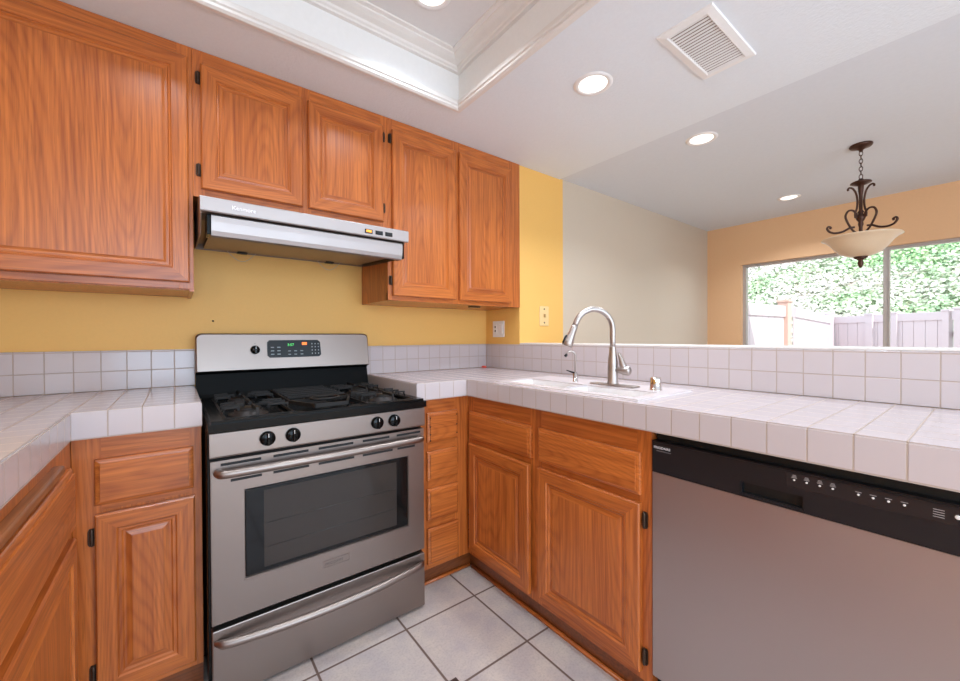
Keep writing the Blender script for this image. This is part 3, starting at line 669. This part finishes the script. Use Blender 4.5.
SLU = [(.411, .523), (.559, .670), (.704, .829), (.8655, .974), (1.005, 1.1124)]; SLL = [(.4373, .525), (.5587, .6717), (.7036, .8316), (.8651, .9874), (1.0085, 1.0867)]
for L_, z in ((SLU, .7475), (SLL, .6935)):
    for a, b_ in L_: box(bm, a, b_, YF-.0004, YF+.002, z-.0042, z+.0042)
obj('vent_slots', bm, BLACKM, dd)
bm = nb(); hp = curve([(.404, YF+.004, .7245), (.408, YF-.018, .7245), (.432, YF-.032, .7245), (.60, YF-.038, .7245), (.757, YF-.040, .7245), (.914, YF-.038, .7245), (1.080, YF-.032, .7245), (1.104, YF-.018, .7245), (1.108, YF+.004, .7245)], 6)
tube(bm, hp, [.010 if i < 3 or i > len(hp)-4 else .0135 for i in range(len(hp))], 16); obj('door_handle', bm, STEEL, dd)
bm = nb(); cells(bm, [.716, .7185, .8085, .811], [.3135, .316, .337, .3395], lambda i, j: not (i == 1 and j == 1), YF-.0034, YF+.0005, axes=(0, 2, 1)); box(bm, .717, .810, YF-.0008, YF+.0005, .3145, .3385); bd = obj('badge', bm, STEEL, dd)
obj('badge_lettering', lettering('FRIGIDAIRE', .0125, (.7235, YF-.0010, .3220), (1, 0, 0), (0, 0, 1), (0, -1, 0)), simple('badge_gray', '#6E625E', .4, .4), bd)
# drawer
bm = nb(); box(bm, RX0+.001, RX1-.001, YF, YF+.030, .012, .2335, .003); dw = obj('storage_drawer', bm, STEEL, t)
hp = curve([(.392, YF+.004, .199), (.402, YF-.012, .1985), (.44, YF-.026, .1965), (.60, YF-.042, .193), (.757, YF-.046, .192), (.914, YF-.042, .193), (1.075, YF-.026, .1965), (1.110, YF-.012, .1985), (1.119, YF+.004, .199)], 6)
n_ = len(hp); bm = nb(); tube(bm, hp, [.004 + .0095*min(1, min(i, n_-1-i)/9) for i in range(n_)], 14); obj('drawer_handle', bm, STEEL, dw)
# backguard
bm = nb(); prism(bm, [(-.012, .885), (-.075, .885), (-.068, .900), (-.055, .960), (-.050, .985), (-.058, .990), (-.060, .996), (-.012, .996)], 0, .3700, 1.1265); obj('vent_riser', bm, simple('riser_black', '#060606', .4, spec=.08), t)
bm = nb()
bgx0, bgx1 = .3690, 1.1275
out = [(bgx0, .996), (bgx1, .996)] + [(bgx1-.022+.022*math.cos(q), 1.141+.022*math.sin(q)) for q in [PI/2*k/6 for k in range(7)]] + [(bgx0+.022-.022*math.sin(q), 1.141+.022*math.cos(q)) for q in [PI/2*k/6 for k in range(7)]]
def bgy(z): return -.086 + (z-1.002)/(1.140-1.002)*.020
Lr = []
for dy, ins in ((None, 0), (.006, 0), (0, .005)):
    cxm, czm = (bgx0+bgx1)/2, 1.08
    Lr.append([bm.verts.new((x+(ins if x < cxm else -ins), -.012 if dy is None else bgy(z)+dy, z+(ins if z < czm else -ins)*(1 if ins else 0))) for x, z in out])
for a_, b_ in zip(Lr, Lr[1:]):
    for k in range(len(out)): bm.faces.new((a_[k], a_[(k+1) % len(out)], b_[(k+1) % len(out)], b_[k]))
bm.faces.new(Lr[-1]); bm.faces.new(Lr[0][::-1]); bmesh.ops.recalc_face_normals(bm, faces=bm.faces[:])
bg = obj('backguard', bm, STEEL, t)
def by(z): return -.086 + (z-1.002)/(1.140-1.002)*.020
bm = nb(); zs_ = (1.050, 1.132)
xs_ = [(.640, 1.060), (.640, 1.122), (.650, 1.132), (.865, 1.132), (.877, 1.122), (.880, 1.060), (.870, 1.050), (.650, 1.050)]
A = [bm.verts.new((x, by(z)-.0012, z)) for x, z in xs_]; B = [bm.verts.new((x, by(z)+.002, z)) for x, z in xs_]
bm.faces.new(A); [bm.faces.new((A[i], B[i], B[(i+1) % 8], A[(i+1) % 8])) for i in range(8)]; bmesh.ops.recalc_face_normals(bm, faces=bm.faces[:])
disp = obj('display_panel', bm, simple('display_charcoal', '#1E2124', .3, spec=.25), bg)
def onbg(x, z): return (x, by(z)-.0014, z)
slant = Vector((0, .020, .138)).normalized(); outn = Vector((0, -.138, .020)).normalized()
obj('clock_digits', lettering('5:57', .0165, onbg(.727, 1.104), (1, 0, 0), slant, outn), GREEN, disp)
bm = nb(); box(bm, .792, .814, by(1.115)-.0022, by(1.115)-.0008, 1.107, 1.121); obj('oven_indicator', bm, ORANGE, disp)
KEYG = simple('key_gray', '#8A8F92', .5)
def key(x, z, hw, hh):
    bm = nb(); box(bm, x-hw, x+hw, by(z)-.002, by(z)-.0008, z-hh, z+hh); obj('touch_key', bm, KEYG, disp)
for i, z in enumerate((1.113, 1.098, 1.082, 1.066)):
    for x in ((.662, .689) if i else ()): key(x, z, .007, .0025)
    for x in (.838, .853, .868): key(x, z, .0022, .003)
for x in (.735, .762, .790):
    for z in (1.080, 1.064): key(x, z, .006, .002)
knob(.5907, 1.0885, .0195, bg, by(1.0885)-.0005)
bm = nb(); box(bm, .5895, .592, by(1.117)-.0015, by(1.117), 1.1165, 1.1195); obj('dial_mark', bm, BLACKM, bg)

# ------------------------------------------------------------------ range hood
t = thing('range_hood', 'stainless steel range hood mounted under the short oak cabinet', 'hood', (.75, -.27, 1.48))
HX0, HX1 = .3720, 1.1190
bm = nb()
side = [(-.014, 1.532), (-.014, 1.662), (-.338, 1.662), (-.540, 1.6115), (-.540, 1.6095), (-.520, 1.560), (-.495, 1.530), (-.470, 1.497), (-.10, 1.521)]
prism(bm, [(-.014, 1.552), (-.014, 1.662), (-.338, 1.662), (-.538, 1.6115), (-.530, 1.60), (-.500, 1.565), (-.46, 1.552)], 0, HX0+.002, HX1-.002)
for a, b_ in ((HX0, HX0+.004), (HX1-.004, HX1)): prism(bm, side, 0, a, b_)
box(bm, HX0, HX1, -.022, -.014, 1.530, 1.56)
hb = obj('hood_body', bm, simple('hood_brown_steel', '#8A7568', .45, .85), t)
bm = nb(); prism(bm, [(-.534, 1.613), (-.541, 1.6125), (-.5435, 1.609), (-.5435, 1.567), (-.541, 1.5635), (-.534, 1.5635)], 0, HX0-.001, HX1+.009); fs_ = obj('front_strip', bm, HSTEEL, t)
bm = nb(); prism(bm, [(-.500, 1.560), (-.525, 1.560), (-.530, 1.555), (-.530, 1.535), (-.527, 1.505), (-.521, 1.490), (-.508, 1.4865), (-.500, 1.490)], 0, HX0+.030, HX1-.014); obj('visor', bm, HSTEEL, t)
for a, b_ in ((HX0+.016, HX0+.0298), (HX1-.0138, HX1-.002)):
    bm = nb(); box(bm, a, b_, -.522, -.46, 1.492, 1.560, .003); obj('visor_cap', bm, BLACK, t)
bm = nb(); prism(bm, [(-.030, 1.533), (-.46, 1.507), (-.475, 1.512), (-.475, 1.518), (-.030, 1.543)], 0, HX0+.03, HX1-.03); obj('grease_filter', bm, simple('filter_mesh', '#A39382', .45, .8, bump=1, bscale=400), t)
for x in (.545, .930):
    pts = [(x-.055 + .11*k/16, -.045, 1.530-.040*math.sin(PI*k/16)) for k in range(17)]
    bm = nb(); tube(bm, pts, .0011, 6); tube(bm, [(x-.055, -.10, 1.530), (x-.055, -.045, 1.530)], .0011, 6); tube(bm, [(x+.055, -.10, 1.530), (x+.055, -.045, 1.530)], .0011, 6); obj('wire_bail', bm, ALUM, t)
    bm = nb(); box(bm, x-.02, x+.02, -.07, -.045, 1.522, 1.5295, .002); obj('filter_clip', bm, BLACKM, t)
obj('brand_lettering', lettering('Kenmore', .019, (.460, -.5436, 1.5815), (1, 0, 0), (0, 0, 1), (0, -1, 0), .0004), simple('logo_white', '#F4F2F4', .3), fs_)
for x, m_ in ((.9445, AMBER), (.990, BLACKM), (1.034, BLACKM)):
    bm = nb(); box(bm, x-.0165, x+.0165, -.5455, -.5430, 1.5755, 1.5925, .0008, seg=1); b = obj('rocker_switch', bm, BLACKM, fs_)
    bm = nb(); box(bm, x-.0115, x+.0115, -.5475, -.5450, 1.5795, 1.5890, .0008, seg=1); obj('rocker', bm, m_ if m_ is AMBER else DARKP, b)

# ------------------------------------------------------------------ dishwasher
DX = 1.434
DY0, DY1 = -2.112, -1.5065
t = thing('dishwasher', 'built-in stainless steel dishwasher with black control strip at the right', 'dishwasher', (1.7, -1.81, 0))
bm = nb(); box(bm, 1.4605, XW-.01, DY0+.003, DY1-.003, .09, .853); box(bm, 1.49, XW-.05, DY0+.01, DY1-.01, 0.001, .09); obj('tub', bm, BLACKM, t)
bm = nb(); prism(bm, [(1.460, .12), (DX+.004, .12), (DX, .126), (DX, 0.7366), (1.460, 0.7366)], 1, DY0+.002, DY1-.002)
bm.faces.ensure_lookup_table(); obj('door_panel', bm, STEELY, t)
bm = nb(); HY0, HY1 = -1.8668, -1.7444
cells(bm, [DY0+.001, HY0, HY1, DY1-.001], [0.7376, 0.7468, 0.7743, 0.8309], lambda i, j: not (i == 1 and j == 1), DX-.003, 1.459, axes=(1, 2, 0))
bmesh.ops.bevel(bm, geom=[e for e in bm.edges if all(abs(v.co.x-(DX-.003)) < 1e-4 for v in e.verts) and len(e.link_faces) == 2 and e.calc_face_angle(0) > .5], offset=.003, segments=2, affect='EDGES')
cs = obj('control_strip', bm, DARKP, t)
bm = nb(); box(bm, DX+.014, DX+.02, HY0, HY1, 0.7468, 0.7743); obj('handle_pocket', bm, BLACKM, cs)
xx = DX-.0031
bm = nb(); box(bm, xx-.0006, xx+.001, -2.10, -1.8367, 0.7917, 0.8248); kp = obj('button_panel', bm, simple('strip_sheen', '#262628', .22), cs)
for y in (-1.8522, -1.8749, -1.898, -1.9197, -1.9603, -1.9821, -2.0043, -2.026, -2.0929):
    r_ = .0022 if y > -2.085 else .004
    bm = nb(); lathe(bm, [(r_, 0), (r_, -.0016), (r_*.6, -.0024), (0, -.0024)], xx-.0004, y, 0.8095, 12, axis=0); obj('button', bm, WHITEP, kp)
PRG = simple('print_gray', '#A9A3A2', .5)
for y in (-1.8522, -1.8749, -1.898, -1.9197, -1.9603, -1.9821, -2.0043, -2.026):
    for k in range(3 if y > -1.93 else 1):
        bm = nb(); box(bm, xx-.0009, xx-.0003, y-.005+.001*k, y+.005-.001*k, 0.8141+.0028*k, 0.8153+.0028*k); obj('print_mark', bm, PRG, kp)
for k in range(4):
    bm = nb(); box(bm, xx-.0009, xx-.0003, -2.0770, -2.0627, 0.8014+.0045*k, 0.8026+.0045*k); obj('print_mark', bm, PRG, kp)
obj('brand_lettering', lettering('FRIGIDAIRE', .0098, (xx, -1.5144, 0.81), (0, -1, 0), (0, 0, 1), (-1, 0, 0), .0003), simple('print_white', '#E6E2E4', .4), cs)
bm = nb(); box(bm, xx-.0006, xx, -1.5654, -1.5226, 0.8029, 0.8046); obj('print_line', bm, simple('print_dim', '#7A7678', .5), cs)
bm = nb(); box(bm, 1.455, 1.47, DY0+.003, DY1-.003, .8375, .8595); obj('gap_shade_strip', bm, BLACKM, t)  # black slab standing in for the shade under the worktop

# ------------------------------------------------------------------ outlets
t = thing('wall_outlet', 'white two-gang outlet and switch plate on the yellow corner wall', 'outlet', (XW, -.135, 1.195))
bm = nb(); box(bm, XW-.006, XW-.0002, -.192, -.078, 1.141, 1.247, .002); pl = obj('plate', bm, WHITEP, t)
bm = nb(); box(bm, XW-.009, XW-.004, -.122, -.092, 1.164, 1.224, .001); r1 = obj('receptacle', bm, WHITEP, pl)
for z in (1.176, 1.202): bm = nb(); box(bm, XW-.0095, XW-.0085, -.112, -.102, z, z+.012); obj('socket_slot', bm, BLACKM, pl)
bm = nb(); box(bm, XW-.009, XW-.004, -.178, -.148, 1.164, 1.224, .001); obj('rocker', bm, WHITEP, pl)
t = thing('light_switch', 'cream toggle switch plate on the yellow wall left of the beige wall', 'switch', (2.2125, YD, 1.28))
bm = nb(); box(bm, 2.170, 2.255, YD-.005, YD-.0002, 1.213, 1.341, .002); pl = obj('plate', bm, CREAMP, t)
bm = nb(); box(bm, 2.2065, 2.2185, YD-.014, YD-.004, 1.268, 1.290, .002); obj('toggle', bm, simple('toggle_tan', '#B98F58', .4), pl)
for z in (1.234, 1.322):
    bm = nb(); lathe(bm, [(.0055, 0), (.0055, -.0012), (0, -.0015)], 2.2125, YD-.005, z, 10, axis=1); obj('screw', bm, BRONZE, pl)
bm = nb(); lathe(bm, [(.0022, 0), (.0022, -.004), (.004, -.0045), (0, -.006)], .4365, -.0003, 1.2194, 10, axis=1); single('wall_nail', bm, BLACKM, 'tiny dark nail head in the yellow wall above the range', 'nail', loc=(.4365, 0, 1.2194))

# ------------------------------------------------------------------ ceiling fittings
def can(loc, label, z, power=True, r=.078):
    t = thing('recessed_light', label, 'ceiling light', (loc[0], loc[1], z), 'recessed ceiling lights')
    bm = nb(); lathe(bm, [(r+.004, 0), (r, -.004), (r-.012, -.005), (r-.018, -.001), (r-.020, .000)], loc[0], loc[1], z-.0002, 40); obj('trim_ring', bm, WHITEP, t)
    bm = nb(); lathe(bm, [(r-.018, -.0016), (r*.4, -.0030), (0, -.0034)], loc[0], loc[1], z, 40); obj('lens', bm, LENS, t)
    return t
GL = [((1.7072, -1.0961), 'large round recessed light beside the ceiling vent', ZT, .076), ((2.575, -1.157), 'middle recessed light between the vent and the pendant', ZT+.006, .074),
      ((4.075, -1.153), 'farthest recessed light, near the peach wall', ZT+.006, .070), ((1.06, -.865), 'recessed light inside the tray ceiling at the top edge', 2.408, .074)]
for p, lb, z, r in GL:
    can(p, lb, z, r=r)
for (x, y, z) in ((1.7072, -1.0961, ZT-.03), (2.575, -1.157, ZT-.03), (4.075, -1.153, ZT-.03), (1.06, -.865, 2.38), (.25, -.865, 2.38), (.65, -1.7, 2.38), (1.06, -1.7, 2.38), (2.575, -2.6, ZT-.03), (1.0, -3.2, ZT-.03)):
    d = bpy.data.lights.new('can_light', 'AREA'); d.shape = 'DISK'; d.size = .13; d.energy = CAN_POWER*(.6 if z > 2.3 else 1.1); d.spread = math.radians(135); d.color = (.92, 1.04, 1.16)
    o = bpy.data.objects.new('can_light', d); COL.objects.link(o); o.location = (x, y, z)
# vent
t = thing('ceiling_vent', 'square white ceiling vent with fine slats near the top edge', 'vent', (1.857, -1.487, ZT), None)
VX0, VX1, VY0, VY1 = 1.668, 2.047, -1.580, -1.392
bm = nb(); sweep_rect(bm, VX0, VX1, VY0, VY1, [(0, ZT-.0002), (.002, ZT-.006), (.026, ZT-.009), (.030, ZT-.006), (.030, ZT-.0005)])
for f in bm.faces: f.normal_flip()
obj('frame', bm, WHITEP, t)
bm = nb(); box(bm, VX0+.028, VX1-.028, VY0+.028, VY1-.028, ZT-.0025, ZT-.0004); obj('backing', bm, VENTD, t)
n = 20
for k in range(n):
    x = VX0+.036 + (VX1-VX0-.072)*k/(n-1); bm = nb()
    prism(bm, [(x-.0045, ZT-.0035), (x+.0030, ZT-.0075), (x+.0042, ZT-.0070), (x-.0033, ZT-.003)], 1, VY0+.029, VY1-.029) if False else None
    A = [(x-.0036, ZT-.0034), (x+.0020, ZT-.0078), (x+.0030, ZT-.0072), (x-.0026, ZT-.0028)]
    prism(bm, A, 1, VY0+.029, VY1-.029); obj('slat', bm, WHITEP, t)
bm = nb(); box(bm, .976, 1.040, -1.098, -1.034, .0001, .0016, .0005, seg=1); single('floor_inset', bm, simple('inset_brown', '#3A2A26', .5), 'small dark brown inset square at a floor tile joint, bottom edge of the view', 'inset', loc=(1.008, -1.066, 0))

# pendant
CX, CY = 3.365, -1.667
ph = 'bronze scroll pendant lamp with an alabaster bowl hanging over the dining area'
t = thing('pendant_lamp', ph, 'pendant', (CX, CY, ZT+.006))
ZD = ZT+.006
RR = Vector((math.cos(math.radians(37.5)), -math.sin(math.radians(37.5)), 0))
def pc(a, z, rad=0): v = Vector((math.cos(a), math.sin(a), 0)); return Vector((CX, CY, z)) + v*rad
bm = nb(); lathe(bm, [(0, 0), (.048, 0), (.050, -.006), (.045, -.014), (.022, -.022), (.010, -.030), (.007, -.040), (0, -.040)], CX, CY, ZD, 36); obj('canopy', bm, BRONZE, t)
bm = nb(); zt_, zb_ = ZD-.038, 2.022; n = 7; ll = (zt_-zb_)/n
for i in range(n):
    zc_ = zt_ - ll*(i+.5); u = Vector((1, 0, 0)) if i % 2 else Vector((0, 1, 0))
    pts = [Vector((CX, CY, zc_)) + u*.0075*math.cos(a) + Vector((0, 0, ll*.66*math.sin(a))) for a in [2*PI*k/14 for k in range(15)]]
    tube(bm, pts, .0019, 6, caps=False)
obj('chain', bm, BRONZE, t)
bm = nb(); lathe(bm, [(0, 2.024), (.010, 2.020), (.012, 2.012), (.030, 2.008), (.044, 2.002), (.046, 1.996), (.034, 1.990), (.013, 1.982), (.011, 1.95), (.008, 1.93), (.008, 1.845), (.014, 1.835), (.010, 1.825), (.018, 1.815), (.021, 1.802), (.017, 1.790), (.010, 1.780), (.012, 1.765), (.008, 1.75), (.010, 1.56), (0, 1.56)], CX, CY, 0, 28); obj('stem', bm, BRONZE, t)
for k in range(3):
    a = math.radians(8.7 + 120*k)
    up_ = [(.060, 1.958), (.061, 1.967), (.053, 1.974), (.038, 1.968), (.023, 1.942), (.016, 1.900), (.018, 1.860), (.026, 1.828), (.024, 1.808), (.014, 1.806), (.012, 1.818)]
    bm = nb(); tube(bm, [pc(a, z, r) for r, z in [(v.x, v.y) for v in curve([(r, z, 0) for r, z in up_], 5)]], .0050, 8)
    lo = [(.018, 1.716), (.040, 1.738), (.062, 1.780), (.072, 1.815), (.060, 1.843), (.038, 1.846), (.022, 1.828), (.020, 1.812), (.028, 1.806)]
    tube(bm, [pc(a, z, r) for r, z in [(v.x, v.y) for v in curve([(r, z, 0) for r, z in lo], 6)]], .0054, 8)
    ou = [(.030, 1.752), (.052, 1.748), (.085, 1.730), (.118, 1.724), (.146, 1.731), (.160, 1.750), (.154, 1.762), (.143, 1.757), (.146, 1.749)]
    tube(bm, [pc(a, z, r) for r, z in [(v.x, v.y) for v in curve([(r, z, 0) for r, z in ou], 6)]], .0056, 8)
    obj('scroll_arm', bm, BRONZE, t)
bm = nb(); lathe(bm, [(.166, 1.696), (.169, 1.691), (.156, 1.685), (.134, 1.665), (.114, 1.636), (.086, 1.604), (.044, 1.586), (.006, 1.580), (.006, 1.587), (.042, 1.593), (.082, 1.611), (.109, 1.642), (.129, 1.671), (.151, 1.690), (.166, 1.696)], CX, CY, 0, 56); obj('glass_bowl', bm, ALAB, t)
bm = nb(); lathe(bm, [(0, 1.590), (.029, 1.588), (.031, 1.577), (.017, 1.570), (.010, 1.562), (.014, 1.548), (.010, 1.534), (.006, 1.523), (0, 1.520)], CX, CY, 0, 24); obj('finial', bm, BRONZE, t)
